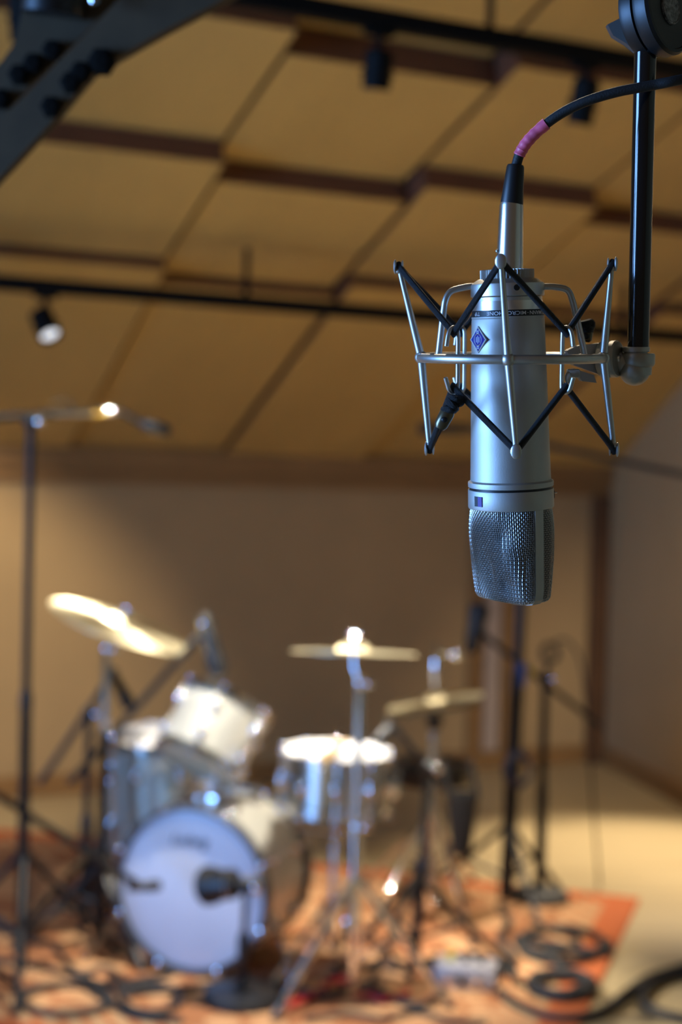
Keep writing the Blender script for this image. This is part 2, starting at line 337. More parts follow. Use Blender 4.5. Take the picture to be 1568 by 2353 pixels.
# ---------------------------------------------------------------- hanging microphone in its elastic mount
K = .99 / F; TL = math.radians(7)
oc = P(1173, 822, .99); zc = UP * math.cos(TL) - fw * math.sin(TL); yc = fw * math.cos(TL) + UP * math.sin(TL)
MCAGE = Matrix(((RT.x, yc.x, zc.x, oc.x), (RT.y, yc.y, zc.y, oc.y), (RT.z, yc.z, zc.z, oc.z), (0, 0, 0, 1))); ICAGE = MCAGE.inverted()
def L(px, py, yl=0.0):                        # mount coordinates of a point seen there, yl metres behind the mount's axis plane
    o = ICAGE @ C0; d = ICAGE.to_3x3() @ ray(px, py); return o + d * ((yl - o.y) / d.y)
axA, axB = L(1167, 690), L(1175, 1160); axz = (axA - axB).normalized(); axo = axA + (axB - axA) * ((822 - 690) / 470)
MAX = frame(axo, axz, (1, 0, 0)); IAX = MAX.inverted()
def zt(y): return (IAX @ L(1167 + (y - 690) * 8 / 470, y)).z
def azd(a): a = math.radians(a); return V((math.sin(a), -math.cos(a), 0))
mic = thing('condenser_microphone', 'silver condenser microphone hanging upside down with mesh grille', 'microphone', MCAGE @ MAX)
k1 = K * 1.0
MB().lathe([(0, zt(683)), (79*K, zt(683)), (79*K, zt(691.5)), (0, zt(691.5))], None, 72).build('upper_groove', NICKEL2, mic)
MB().lathe([(70*K, zt(691)), (79.5*K, zt(691.5)), (82.2*K, zt(712)), (82.2*K, zt(713)), (70*K, zt(713))], None, 72).build('upper_collar', mat('bright_nickel', (.86, .84, .80), .3, 1.0), mic)
MB().lathe([(80*K, zt(712.5)), (82.3*K, zt(712.5)), (82.6*K, zt(727)), (80*K, zt(727))], None, 72).build('text_band', BLACKP, mic)
kk = lambda y: K * (1 + .0003 * (y - 822) / 10)
MB().lathe([(80*K, zt(726.5)), (82.8*K, zt(727)), (83.5*K, zt(730)), (82.6*K, zt(732)), (83.4*K, zt(735)), (86.5*K, zt(850)), (89.5*K, zt(970)), (92.5*K, zt(1085)), (93*K, zt(1101)), (95*K, zt(1103)), (98.5*K, zt(1105)), (99*K, zt(1109)), (98.5*K, zt(1116)), (95*K, zt(1117.5)), (0, zt(1117.5))], None, 96).build('body_tube', NICKEL, mic)
MB().lathe([(0, zt(1117)), (95.5*K, zt(1117)), (95.5*K, zt(1123)), (0, zt(1123))], None, 72).build('seam_gasket', BLACKP, mic)
MB().lathe([(0, zt(1122)), (98*K, zt(1122)), (99*K, zt(1124)), (99.5*K, zt(1162)), (98*K, zt(1165)), (92*K, zt(1166)), (0, zt(1166))], None, 96).build('head_ring', NICKEL, mic)
# text wrapped round the band
def text_mesh(txt, size=1.0, shear=0.0, extrude=0.0):
    cu = bpy.data.curves.new('t', 'FONT'); cu.body = txt; cu.size = size; cu.shear = shear; cu.extrude = extrude; cu.offset = .012; cu.resolution_u = 3; cu.align_x = 'LEFT'
    o = bpy.data.objects.new('t', cu); scene.collection.objects.link(o); dg = bpy.context.evaluated_depsgraph_get(); me = bpy.data.meshes.new_from_object(o.evaluated_get(dg))
    vs = [v.co.copy() for v in me.vertices]; fs = [list(p.vertices) for p in me.polygons]; bpy.data.objects.remove(o); bpy.data.curves.remove(cu); bpy.data.meshes.remove(me); return vs, fs
def wrap_text(txt, a0, a1, zm, hgt, R):
    vs, fs = text_mesh(txt); x0 = min(v.x for v in vs); x1 = max(v.x for v in vs); y0 = min(v.y for v in vs); y1 = max(v.y for v in vs); out = []
    for v in vs:
        a = a0 + (a1 - a0) * (v.x - x0) / (x1 - x0); d = azd(a); out.append((d.x * R, d.y * R, zm - ((v.y - y0) / (y1 - y0) - .5) * hgt))
    return out, fs
tb = MB(); zb = zt(720)
for txt, a0, a1 in (('MICROPHONE', 23, -41), ('NEUMANN', 76, 30), ('TYP', -56, -70), ('·', 27.5, 25.5)):
    vs_, fs_ = wrap_text(txt, a0, a1, zb, (8.6 if txt != '·' else 1.6) * K, 82.9 * K); tb.add(vs_, fs_)
tb.build('band_lettering', WHITEP, mic, smooth=0)
# diamond badge
def diamond(r): return [(r, 0), (0, r * 1.03), (-r, 0), (0, -r * 1.03)]
bd = azd(-58); bM = Matrix.Translation(bd * (83.2 * K) + V((0, 0, zt(778)))) @ frame((0, 0, 0), bd, V((0, 0, 1)).cross(bd))
bg = MB().prism(diamond(29.5*K), 3.6*K, bM).build('badge', POLISH, mic)
MB().prism(diamond(25*K), .5*K, bM @ T(0, 0, 3.6*K)).build('badge_field', BLUEB, bg)
em = MB(); em.torus(13*K, .9*K, bM @ T(0, 0, 4.2*K), 32, 6)
for sx_ in (-5, 0, 5): em.box((1.3*K, (18 - abs(sx_)*1.2)*K, .5*K), bM @ T(sx_*K, 0, 4.3*K))
for sy_ in (1, -1):
    em.box((1.0*K, 9*K, .5*K), bM @ T(-3*K, sy_*17*K, 4.3*K)); em.box((1.0*K, 9*K, .5*K), bM @ T(3*K, sy_*17*K, 4.3*K))
    for q in range(2): em.box((4.5*K, 1.2*K, .5*K), bM @ T(0, sy_*(15 + 4*q)*K, 4.3*K))
em.build('badge_emblem', NICKEL2, bg)
# pattern window and rear switch
wd = azd(-54.5); wM = Matrix.Translation(wd * (97.6 * K) + V((0, 0, zt(1144)))) @ frame((0, 0, 0), wd, V((0, 0, 1)).cross(wd))
pw = MB().box((26*K, 23*K, 5*K), wM).build('pattern_window', BLACKP, mic, smooth=0); MB().box((14*K, 22*K, 1*K), wM @ T(6*K, 0, 2.4*K)).build('pattern_symbol', PURPLE, pw, smooth=0)
sd = azd(88); sM = Matrix.Translation(sd * (98 * K) + V((0, 0, zt(1138)))) @ frame((0, 0, 0), sd, (0, 0, 1))
sw = MB().box((18*K, 12*K, 6*K), sM, 1*K).build('switch', BLACKP, mic); MB().cyl(sM @ V((3*K, 0, 2*K)), sM @ V((3.5*K, 0, 9*K)), 1.6*K, 8).build('switch_pin', POLISH, sw)
# woven grille
AZF = -55; ef = azd(AZF); es = azd(AZF + 90); zg0, zg1 = zt(1164), zt(1377)
def sgn(t): return -1 if t < 0 else 1
DENTS = [(-.55, .26, .16, .10, .0026), (-.55, .80, .20, .10, .0030), (.15, .66, .22, .16, .0016), (-1.0, .55, .18, .12, .0012)]   # side, height, widths, depth
def gsurf(th, t, inset=0.0):
    e = 2 + 4.2 * t; ca, sa = math.cos(th), math.sin(th)
    a = (93 - 3 * t) * K - inset; bb = (92 - 45 * t ** 1.1) * K - inset
    if t > .93: q = (t - .93) / .07; sc = 1 - +.16 * (1 - math.sqrt(max(0, 1 - q * q)))
    else: sc = 1
    rr_ = sc / ((abs(ca) / a) ** e + (abs(sa) / bb) ** e) ** (1 / e); X = rr_ * ca; Y = rr_ * sa
    if sa > 0:
        for (dx, dt, wx, wt, dep) in DENTS:
            dd = math.exp(-(((-ca) - dx) / wx) ** 2 - ((t - dt) / wt) ** 2); Y -= dep * dd * .8; X -= sgn(ca) * dep * dd * .25
    return es * X + ef * Y + V((0, 0, zg0 + (zg1 - zg0) * t))
def arc_angles(half, t, n):       # even spacing along the section
    N = 900; ths = [half + math.pi * i / N for i in range(N + 1)]; cum = [0]
    for a, b_ in zip(ths, ths[1:]): cum.append(cum[-1] + (gsurf(a, t) - gsurf(b_, t)).length)
    out = []; j = 0
    for q in range(n):
        s = cum[-1] * q / (n - 1)
        while j < N - 1 and cum[j + 1] < s: j += 1
        f = (s - cum[j]) / max(1e-9, cum[j + 1] - cum[j]); out.append(ths[j] + (ths[j + 1] - ths[j]) * f)
    return out
NV, NH = 60, 44; wr = .00022; wav = .00024
for half, nm in ((0.0, 'front_mesh'), (math.pi, 'rear_mesh')):
    g = MB(); lv = [arc_angles(half, i / 8, NV) for i in range(9)]
    def thv(j, t):
        f = min(7.999, t * 8); i = int(f); return lv[i][j] * (1 - f + i) + lv[i + 1][j] * (f - i)
    def pt(j, t, o_):
        th = thv(j, t); p = gsurf(th, t); nrm = (es * math.cos(th) * .8 + ef * math.sin(th)).normalized(); return p + nrm * o_
    for j in range(1, NV - 1): g.tube([pt(j, i / (2 * NH), wav * math.cos(math.pi * (i / 2 + j))) for i in range(2 * NH + 1)], wr, 4)
    for i in range(NH + 1):
        t = i / NH; pts_ = []
        for j in range(NV - 1):
            pts_.append(pt(j, t, -wav * math.cos(math.pi * (i + j))))
            a, b_ = thv(j, t), thv(j + 1, t); pm = gsurf((a + b_) / 2, t); pts_.append(pm)
        pts_.append(pt(NV - 1, t, 0)); g.tube(pts_, wr, 4)
    o = g.build(nm, WIRE, mic, smooth=80); o['kind'] = 'stuff'
inn = MB(); rows_ = []
for i in range(25):
    t = i / 24; rows_.append([gsurf(2 * math.pi * j / 64, t, .0014) for j in range(64)])
vs_ = [p for r_ in rows_ for p in r_]; fs_ = [(i*64+j, i*64+(j+1) % 64, (i+1)*64+(j+1) % 64, (i+1)*64+j) for i in range(24) for j in range(64)] + [tuple(24*64 + j for j in range(64))]
inn.add(vs_, fs_).build('inner_gauze', DARK_IN, mic)
# frame strap down both sides and under the end
path = [(93.5, 0), (93.5, .3), (92.5, .6), (91.5, .86), (88, .955), (80, .995), (60, 1.008), (0, 1.012)]
path = path + [(-a, t) for a, t in reversed(path[:-1])]
fb = MB(); hw = 12.5 * K; ring_ = []
for i, (a, t) in enumerate(path):
    a0_, t0_ = path[max(0, i - 1)]; a1_, t1_ = path[min(len(path) - 1, i + 1)]
    tan_ = (es * (a1_ - a0_) * K + V((0, 0, (zg1 - zg0) * (t1_ - t0_)))).normalized(); out_ = tan_.cross(ef).normalized(); c_ = es * a * K + V((0, 0, zg0 + (zg1 - zg0) * t))
    if out_.dot(es * a + V((0, 0, -200 * max(0, t - .9)))) < 0: out_ = -out_
    ring_.append([c_ - ef * hw - out_ * .002, c_ - ef * hw + out_ * .0009, c_ + ef * hw + out_ * .0009, c_ + ef * hw - out_ * .002])
vs_ = [p for r_ in ring_ for p in r_]; n_ = len(ring_)
fs_ = [(i*4+j, i*4+(j+1) % 4, (i+1)*4+(j+1) % 4, (i+1)*4+j) for i in range(n_ - 1) for j in range(4)]
fb.add(vs_, fs_).build('grille_frame', NICKEL, mic, smooth=25)
# ------------------------------------------------ shock mount
sm = thing('shock_mount', 'silver wire cage shock mount with black elastic cords', 'shock mount', MCAGE)
cx = 3 * K; RR = 208 * K
def cz(y, yl): return L(1176, y, yl).z
zr = cz(822, 0)
MB().torus(RR, 10.6 * K, T(cx, 0, zr), 96, 16).build('outer_ring', NICKEL2, sm)
tips = {}; YC = -8.4
def ca_(a, r=None): d = azd(a + YC); return V((cx, 0, zr)) + d * (RR if r is None else r)
zT, zB = L(917, 610, 0).z, L(988, 1032, 0).z
tips['l'] = (L(917, 614, .010), ca_(-90), L(988, 1030, .009)); tips['f'] = (L(1152, 602, -.066), ca_(0), L(1187, 1036, -.060))
tips['r'] = (L(1407, 608, -.010), ca_(90), L(1411, 1032, -.009)); bq = ca_(180, .067); bw = ca_(180, .061); tips['b'] = (V((bq.x - 15*K, bq.y, zT)), ca_(180), V((bw.x + 22*K, bw.y, zB)))
outd = {'l': azd(-90 + YC), 'f': azd(YC), 'r': azd(90 + YC), 'b': azd(180 + YC)}
for q, (tp, md, bt) in tips.items():
    s_ = MB(); s_.tube([tp, tp + (md - tp) * .5, md, bt + (md - bt) * .5, bt], [5.6*K, 7.6*K, 9.6*K, 8.2*K, 6.6*K], 16); st = s_.build('strut', NICKEL2, sm)
    MB().ball(md, 15.5*K, n=24).build('joint_ball', NICKEL2, st)
    for e_, s2 in ((tp, 1), (bt, -1)):
        o_ = outd[q]; tg = V((0, 0, 1)).cross(o_); ax = Matrix(((o_.x, tg.x, 0, 0), (o_.y, tg.y, 0, 0), (o_.z, tg.z, 1, 0), (0, 0, 0, 1)))
        fk = MB(); fk.ball(e_ + o_ * 8.5*K + V((0, 0, s2 * 1*K)), (4.2*K, 12.5*K, 17*K), n=18, ax=ax); fk.ball(e_ - o_ * 8.5*K + V((0, 0, s2 * 2*K)), (3.0*K, 8*K, 14*K), n=14, ax=ax); fk.ball(e_ - V((0, 0, s2 * 9*K)), (10*K, 9*K, 7*K), n=14, ax=ax)
        fk.build('cord_fork', NICKEL2, st)
# inner cage
RI = 167 * K
MB().torus(RI, 5.5 * K, T(cx, 0, zr + 3*K), 80, 12).build('inner_ring', NICKEL2, sm)
col_ = MB(); cM = MAX
col_.lathe([(55*K, zt(642)), (66*K, zt(641)), (70*K, zt(643)), (83*K, zt(652)), (84*K, zt(655)), (84*K, zt(680)), (82*K, zt(682)), (55*K, zt(682))], cM, 72)
co = col_.build('threaded_collar', NICKEL2, sm)
MB().cyl(cM @ (azd(8) * 80*K + V((0, 0, zt(663)))), cM @ (azd(8) * 86*K + V((0, 0, zt(663)))), 7*K, 16).build('set_screw', BLACKP, co)
kn = MB(); nt_ = 46; pr_ = []
for i in range(nt_ * 2):
    a = math.pi * i / nt_; rr_ = (61.5 if i % 2 else 55) * K; pr_.append((rr_ * math.cos(a), rr_ * math.sin(a)))
kn.prism(pr_, zt(620) - zt(641.5), cM @ T(0, 0, zt(641.5))); kn.build('knurled_nut', NICKEL2, sm, smooth=10)
for pts_ in ([L(1096, 658, 0), L(1076, 659, 0), L(1048, 665, 0), L(1034, 672, 0), L(1025, 688, 0), L(1020, 715, 0), L(1008, 818, 0)], [L(1246, 659, 0), L(1270, 659, 0), L(1296, 663, 0), L(1308, 671, 0), L(1315, 688, 0), L(1322, 715, 0), L(1345, 816, 0)]):
    MB().tube(spline(pts_, 5), 7.6 * K, 14).build('cage_arm', NICKEL2, sm)
hk = {}
for nm_, az_ in (('fl', -45 + YC), ('fr', 45 + YC), ('br', 135 + YC), ('bl', -135 + YC)):
    d = azd(az_); r0 = 163 * K; c_ = V((cx, 0, 0)); yl = d.y * r0
    zu, zd_ = cz(752, yl), cz(902, yl); base = c_ + d * r0
    def q_(r_, z_): return c_ + d * r_ + V((0, 0, z_))
    top = [q_(r0, zr), q_(r0, zu - 26*K), q_(r0 + 2*K, zu - 8*K), q_(r0 + 12*K, zu), q_(r0 + 24*K, zu - 7*K), q_(r0 + 30*K, zu - 20*K), q_(r0 + 34*K, zu - 42*K)]
    bot = [q_(r0, zr), q_(r0, zd_ + 22*K), q_(r0 + 2*K, zd_ + 8*K), q_(r0 + 12*K, zd_), q_(r0 + 24*K, zd_ + 6*K), q_(r0 + 29*K, zd_ + 16*K), q_(r0 + 36*K, zd_ + 34*K)]
    MB().tube(spline(list(reversed(bot)) + top[1:], 5), 5.0 * K, 12).build('cord_hook', NICKEL2, sm)
    hk[nm_] = (q_(r0 + 13*K, zu - 13*K), q_(r0 + 13*K, zd_ + 13*K))
order = ['l', 'fl', 'f', 'fr', 'r', 'br', 'b', 'bl']
for idx in (0, 1):
    pts_ = []
    for a in order:
        if a in tips:
            e_ = tips[a][0] if idx == 0 else tips[a][2]; s2 = 1 if idx == 0 else -1; tg = V((0, 0, 1)).cross(outd[a]) * (1 if True else 1)
            pr = V((0, 0, s2 * 6*K))
            nxt = order[(order.index(a) + 1) % 8]; prv = order[order.index(a) - 1]
            dn = (hk[nxt][idx] - e_).normalized(); dp = (hk[prv][idx] - e_).normalized()
            pts_ += [e_ + pr * .2 + dp * 12*K, e_ + pr, e_ + pr * .2 + dn * 12*K]
        else:
            h_ = hk[a][idx]; nxt = order[(order.index(a) + 1) % 8]; prv = order[order.index(a) - 1]
            dn = ((tips[nxt][0] if idx == 0 else tips[nxt][2]) - h_).normalized(); dp = ((tips[prv][0] if idx == 0 else tips[prv][2]) - h_).normalized()
            pts_ += [h_ + dp * 11*K, h_ - V((0, 0, (3 if idx == 0 else -3) * K)), h_ + dn * 11*K]
    out = []
    n_ = len(pts_)
    for i in range(n_):          # straight runs between rounded turns
        out.append(pts_[i])
        if i % 3 == 2: out += [pts_[i] + (pts_[(i + 1) % n_] - pts_[i]) * f for f in (.25, .5, .75)]
    MB().tube(out, 7.4 * K, 12, True).build('elastic_cord', ROPE, sm)
# knots and crimps
def knot(pa, pb, pc, yl, r):
    o = MB(); a, b_, c_ = L(*pa, yl), L(*pb, yl), L(*pc, yl); d = (c_ - a).normalized(); s_ = d.cross(V((0, 1, 0))).normalized()
    for f, rr_, tz in ((.0, 1.0, .3), (.22, 1.25, -.4), (.42, 1.15, .5)):
        c0 = a + (b_ - a) * f * 2; M = frame(c0, (d + s_ * tz).normalized()); o.torus(r * rr_ * .62, r * .60, M, 20, 10)
    o.ball(a + s_ * r * .7, (r * .9, r * .8, r * .9)); o.build('cord_knot', ROPE, sm)
    cr = MB(); M = frame(b_, d); ln_ = (c_ - b_).length
    cr.lathe([(0, -.1*ln_), (r*.95, -.1*ln_), (r*1.12, .1*ln_), (r*1.05, ln_*.8), (r*.75, ln_), (0, ln_)], M, 20); cro = cr.build('cord_crimp', mat('crimp_tin', (.16, .13, .08), .3, .8), sm)
    MB().ball(b_ + d * ln_ * .45 - V((0, r * .95, 0)), (r*.5, r*.35, r*.45)).build('crimp_slot', BLACKP, cro)
knot((1046, 917), (1030, 946), (1010, 985), -.036, 15 * K)
knot((1345, 745), (1347, 762), (1340, 785), .030, 16 * K)
# swivel bracket
pz = .012
jb = MB(); hinge = L(1411, 825, pz); hd = V((math.sin(math.radians(58)), -math.cos(math.radians(58)), .05)).normalized(); hM = frame(hinge, hd)
jb.lathe([(0, -30*K), (41*K, -30*K), (43*K, -27*K), (43*K, -10*K), (36*K, -9*K), (36*K, -4*K), (43*K, -3*K), (43*K, 8*K), (40*K, 12*K), (20*K, 13*K), (0, 13*K)], hM, 48); hj = jb.build('swivel_joint', SWIV, sm)
MB().lathe([(0, 0), (10*K, 0), (9*K, 5*K), (4*K, 7*K), (0, 7*K)], hM @ T(0, 0, 12*K), 16).build('swivel_screw', POLISH, hj)
bk = MB(); poly = [L(1296, 806, .03), L(1322, 794, .03), L(1392, 786, .03), L(1400, 850, .03), L(1378, 862, .03), L(1312, 838, .03)]
vs_ = poly + [p + V((0, -.014, 0)) for p in poly]; n_ = 6
bk.add(vs_, [tuple(range(6)), tuple(reversed(range(6, 12)))] + [(i, (i+1) % 6, 6+(i+1) % 6, 6+i) for i in range(6)]); bk.build('bracket_plate', SWIV, sm, smooth=25)
lv_ = MB(); poly = [L(1318, 846, .012), L(1366, 862, .012), L(1372, 880, .012), L(1338, 876, .012)]; vs_ = poly + [p + V((0, .012, 0)) for p in poly]
lv_.add(vs_, [(0,1,2,3), (7,6,5,4)] + [(i, (i+1) % 4, 4+(i+1) % 4, 4+i) for i in range(4)]).build('clamp_lever', SWIV, sm, smooth=25)
MB().box((30*K, 22*K, 20*K), T(L(1318, 858, .0)) , 4*K).build('lever_pivot', SWIV, sm); MB().ball(L(1306, 868, -.006), (8*K, 8*K, 14*K)).build('pivot_pin', NICKEL2, sm)
# elbow cup
elz = (L(1483, 100, pz) - L(1467, 795, pz)).normalized(); eM = frame(L(1462, 810, pz), elz)
def ez(y): return (810 - y) * K
cu_ = MB(); cu_.lathe([(24*K, ez(797)), (31*K, ez(797)), (32*K, ez(799)), (32*K, ez(808)), (27*K, ez(809)), (27*K, ez(812)), (0, ez(812))], eM, 40); cu_.lathe([(0, ez(811)), (36*K, ez(812)), (38.5*K, ez(816)), (38.5*K, ez(836)), (36*K, ez(841)), (32*K, ez(844)), (31*K, ez(862)), (0, ez(862))], eM @ T(6*K, 0, 0), 40)
cu_.ball(eM @ V((-2*K, 0, ez(851))), 36*K, n=32); cu_.build('elbow_socket', SWIV, sm)
MB().tube([eM @ V((-6*K, 0, ez(846))), hinge + V((0, .004, 0))], [26*K, 22*K], 20).build('elbow_arm', SWIV, sm)
# ------------------------------------------------ cable and plug
cb = thing('microphone_cable', 'black cable with pink tape plugged into the hanging microphone', 'cable', MCAGE @ T(L(1172, 610, 0)))
cw = lambda p: MCAGE @ p
def wtube(pts_, r_, n=16):
    return MB().tube([cw(p) for p in pts_], r_, n)
pl = wtube([L(1171, 632, 0), L(1172, 600, 0), L(1176, 472, 0), L(1176.6, 468, 0)], [30.5*K, 30.5*K, 27*K, 26*K], 40).build('plug_barrel', POLISH, cb, world=True)
MB().ball(cw(L(1143.5, 577, -.003)), 4.5*K).build('plug_screw', NICKEL2, pl, world=True)
wtube([L(1176.6, 470, 0), L(1176.8, 466, 0), L(1185, 384, 0), L(1185.6, 379, 0)], [25.6*K, 26*K, 20*K, 18*K], 32).build('strain_boot', BLACKP, cb, world=True)
cp = [(1185, 392, 0), (1188, 376, 0), (1196, 352, -.001), (1214, 324, -.003), (1248, 291, -.006), (1295, 258, -.010), (1350, 232, -.014), (1420, 211, -.017), (1500, 196, -.018), (1580, 180, -.018), (1700, 158, -.012), (1900, 150, .02), (2150, 210, .08)]
sp_ = spline([L(*q) for q in cp[:10]] + [ICAGE @ V(q) for q in ((.275, .985, 1.905), (.33, 1.0, 1.912), (.42, 1.03, 1.922), (.54, 1.07, 1.93), (.68, 1.11, 1.935), (.82, 1.15, 1.93), (.94, 1.19, 1.90), (1.01, 1.212, 1.82), (1.034, 1.215, 1.68), (1.04, 1.215, 1.4), (1.04, 1.215, .9), (1.035, 1.215, .5), (1.01, 1.18, .25), (.97, 1.09, .07), (.88, .98, .016), (.6, .9, .012))], 10)
wtube(sp_, 11.4*K, 18).build('cable_jacket', BLACKR, cb, world=True)
tp_ = [p for p in sp_[18:42]]; seg = [p for p in sp_ if (L(1197, 350, 0).x - .001) < p.x < L(1256, 290, -.006).x]
b = wtube(seg, [13.2*K + (1.0*K if i % 4 == 1 else 0) + (.9*K if i > len(seg) - 4 else 0) for i in range(len(seg))], 18); b.build('pink_tape_wrap', PINK, cb, world=True)
# ------------------------------------------------ boom tube with clutch
bs_ = thing('boom_stand', 'glossy black boom tube with disc clutch holding the shock mount', 'microphone stand', T(1.05, 1.25, 0))
pA, pB = cw(L(1467, 802, pz)), cw(L(1485, 60, pz))
MB().cyl(pA, pB, 25 * K, 40).build('drop_tube', BLACKM, bs_, world=True)
cc = cw(L(1512, 28, pz)); cdv = (MCAGE.to_3x3() @ V((math.sin(math.radians(48)), -math.cos(math.radians(48)), .12))).normalized(); cM2 = frame(cc, cdv)
hs = MB().lathe([(0, -52*K), (80*K, -52*K), (92*K, -46*K), (96*K, -36*K), (96*K, -14*K), (90*K, -12*K), (90*K, -9*K), (98*K, -7*K), (102*K, 2*K), (102*K, 26*K), (97*K, 33*K), (90*K, 34*K), (88*K, 31*K), (0, 31*K)], cM2, 64).build('clutch_housing', BLACKP, bs_, world=True)
MB().lathe([(0, 0), (36*K, 0), (36*K, 5*K), (33*K, 7*K), (32*K, 5*K), (0, 5*K)], cM2 @ T(0, 0, 31*K), 40).build('clutch_medallion', MEDAL, hs, world=True)
wg = MB(); wM2 = cM2 @ T(0, 0, -55*K); wg.cyl(cM2 @ V((0, 0, -78*K)), cM2 @ V((0, 0, -50*K)), 20*K, 20)
wpoly = [cw(L(1397, 56, .045)), cw(L(1425, 42, .045)), cw(L(1470, 70, .04)), cw(L(1462, 118, .04)), cw(L(1440, 100, .045)), cw(L(1410, 82, .045))]
off = MCAGE.to_3x3() @ V((0, .008, 0)); vs_ = wpoly + [p + off for p in wpoly]
wg.add(vs_, [tuple(range(6)), tuple(reversed(range(6, 12)))] + [(i, (i+1) % 6, 6+(i+1) % 6, 6+i) for i in range(6)]); wg.build('wing_lever', mat('grey_plastic', (.05, .05, .048), .5), bs_, world=True, smooth=40)
far = V((1.05, 1.25, 2.02))
MB().tube([cc + V((.0, .02, .0)), far + (far - cc) * .35], .0095, 24).build('boom_tube', BLACKM, bs_, world=True)
MB().lathe([(0, -.03), (.03, -.03), (.034, 0), (.03, .03), (0, .03)], T(far), 20).build('boom_clamp', BLACKP, bs_, world=True)
MB().tube([V((1.05, 1.25, .02)), V((1.05, 1.25, 1.0)), V((1.05, 1.25, 1.0)), far], [.015, .015, .011, .011], 20).build('upright', BLACKM, bs_, world=True)
MB().lathe([(0, 0), (.17, 0), (.175, .012), (.16, .025), (.03, .035), (.02, .05), (0, .05)], T(1.05, 1.25, 0), 40).build('round_base', BLACKP, bs_, world=True)
# ---------------------------------------------------------------- dark steel bracket, top left
DB = 1.75
rb = thing('rigging_bracket', 'dark steel bracket with bolt heads crossing the top left corner', 'bracket', T(P(110, 160, DB)))
def slab(pts_, d0, th, name, m, parent=rb):
    a = [P(x_, y_, d0) for x_, y_ in pts_]; c_ = [p + fw * th for p in a]; n_ = len(a)
    return MB().add(a + c_, [tuple(range(n_)), tuple(reversed(range(n_, 2*n_)))] + [(i, (i+1) % n_, n_+(i+1) % n_, n_+i) for i in range(n_)]).build(name, m, parent, world=True, smooth=20)
slab([(-60, 470), (-60, 330), (60, 215), (165, 110), (330, -60), (620, -60), (500, 6), (385, 66), (262, 136), (215, 166), (108, 292)], DB, .022, 'front_plate', STEELD)
slab([(-60, 345), (-60, 205), (0, 145), (34, 98), (52, 20), (58, -60), (330, -60), (180, 90), (60, 205)], DB + .045, .02, 'rear_plate', STEELD)
MB().cyl(P(130, -90, DB + .02), P(120, 34, DB + .03), .036, 24).build('winch_drum', BLACKP, rb, world=True)
MB().cyl(P(202, -40, DB - .02), P(218, 6, DB - .02), .006, 12).build('winch_pin', CHROME, rb, world=True)
for i, (bx, by) in enumerate(((232, 138), (183, 162), (160, 186), (115, 242), (118, 112), (74, 142), (40, 168), (-2, 224))):
    d_ = DB - .012 if i < 4 else DB + .034; c_ = P(bx, by, d_); MB().lathe([(0, 0), (.013 if i != 0 else .017, 0), (.013 if i != 0 else .017, .009), (.008, .012), (0, .012)], frame(c_ + fw * .012, -fw), 6).build('bolt', mat('dull_black_bolt', (.006, .005, .004), .9, spec=.1), rb, world=True, smooth=20)
# ---------------------------------------------------------------- drum kit
RZ0 = .012
def yawdir(a): a = math.radians(a); return V((math.sin(a), math.cos(a), 0))
def mlug():
    b = MB(); b.lathe([(0, -.022), (.007, -.022), (.0095, -.016), (.0095, .016), (.007, .022), (0, .022)], None, 14); b.ball((.004, 0, 0), (.016, .014, .018), n=20); return b
def drum(name, label, M, R, D, nl, shell, top, bot, hoop=CHROME, hr=.0065, group=None, logo=False, lugr=1.0, claws=False):
    """drum whose axis is local z: bottom head at 0, top head at D"""
    t = thing(name, label, 'drum', M, group)
    MB().lathe([(R - .006, .004), (R, .004), (R, D - .004), (R - .006, D - .004)], None, 64).build('shell', shell, t)
    for z, m, nm in ((D, top, 'batter_head'), (0, bot, 'resonant_head')):
        s = 1 if z else -1
        MB().lathe([(0, z + s*.004), (R*.9, z + s*.004), (R + .001, z + s*.001), (R + .002, z - s*.006), (R - .004, z - s*.006)], None, 64).build(nm, m, t)
    for z, s in ((D, 1), (0, -1)):
        if claws: pr = [(R + .004, z - s*.02), (R + .017, z - s*.02), (R + .018, z + s*.016), (R + .014, z + s*.02), (R + .004, z + s*.02), (R + .004, z - s*.02)]
        else: pr = [(R + .003, z - s*.012), (R + .010, z - s*.014), (R + .010, z - s*.010), (R + .006, z - s*.008), (R + .006, z + s*.012), (R + .009, z + s*.014), (R + .003, z + s*.014), (R + .003, z - s*.012)]
        MB().lathe(pr, None, 64).build('hoop', hoop, t)
    first = None
    for i in range(nl):
        a = 2 * math.pi * (i + .5) / nl
        for z in ((D * .5,) if D < .19 else (D * .25, D * .75)):
            Ml = RZ(a) @ T(R + .004, 0, z) @ Matrix.Diagonal((lugr, lugr, lugr, 1))
            if first is None: first = mlug().build('lug', CHROME, t); first.matrix_basis = Ml
            else: share(first, Ml, t)
    fr_ = None
    for i in range(nl):
        a = 2 * math.pi * (i + .5) / nl
        for z, s in ((D, 1), (0, -1)):
            if fr_ is None:
                b = MB(); ln = min(D * .27, .10); b.cyl((0, 0, -ln), (0, 0, .012), .003, 8); b.ball((0, 0, .016), (.011, .011, .011), n=16)
                if claws: b.box((.024, .022, .05), T(-.004, 0, -.002), .004)
                fr_ = b.build('tension_rod', CHROME, t); fr_.matrix_basis = RZ(a) @ T(R + (.010 if not claws else .02), 0, z + .0) @ (Matrix.Identity(4) if s > 0 else Matrix.Rotation(math.pi, 4, 'X'))
            else: share(fr_, RZ(a) @ T(R + (.010 if not claws else .02), 0, z) @ (Matrix.Identity(4) if s > 0 else Matrix.Rotation(math.pi, 4, 'X')), t)
    return t
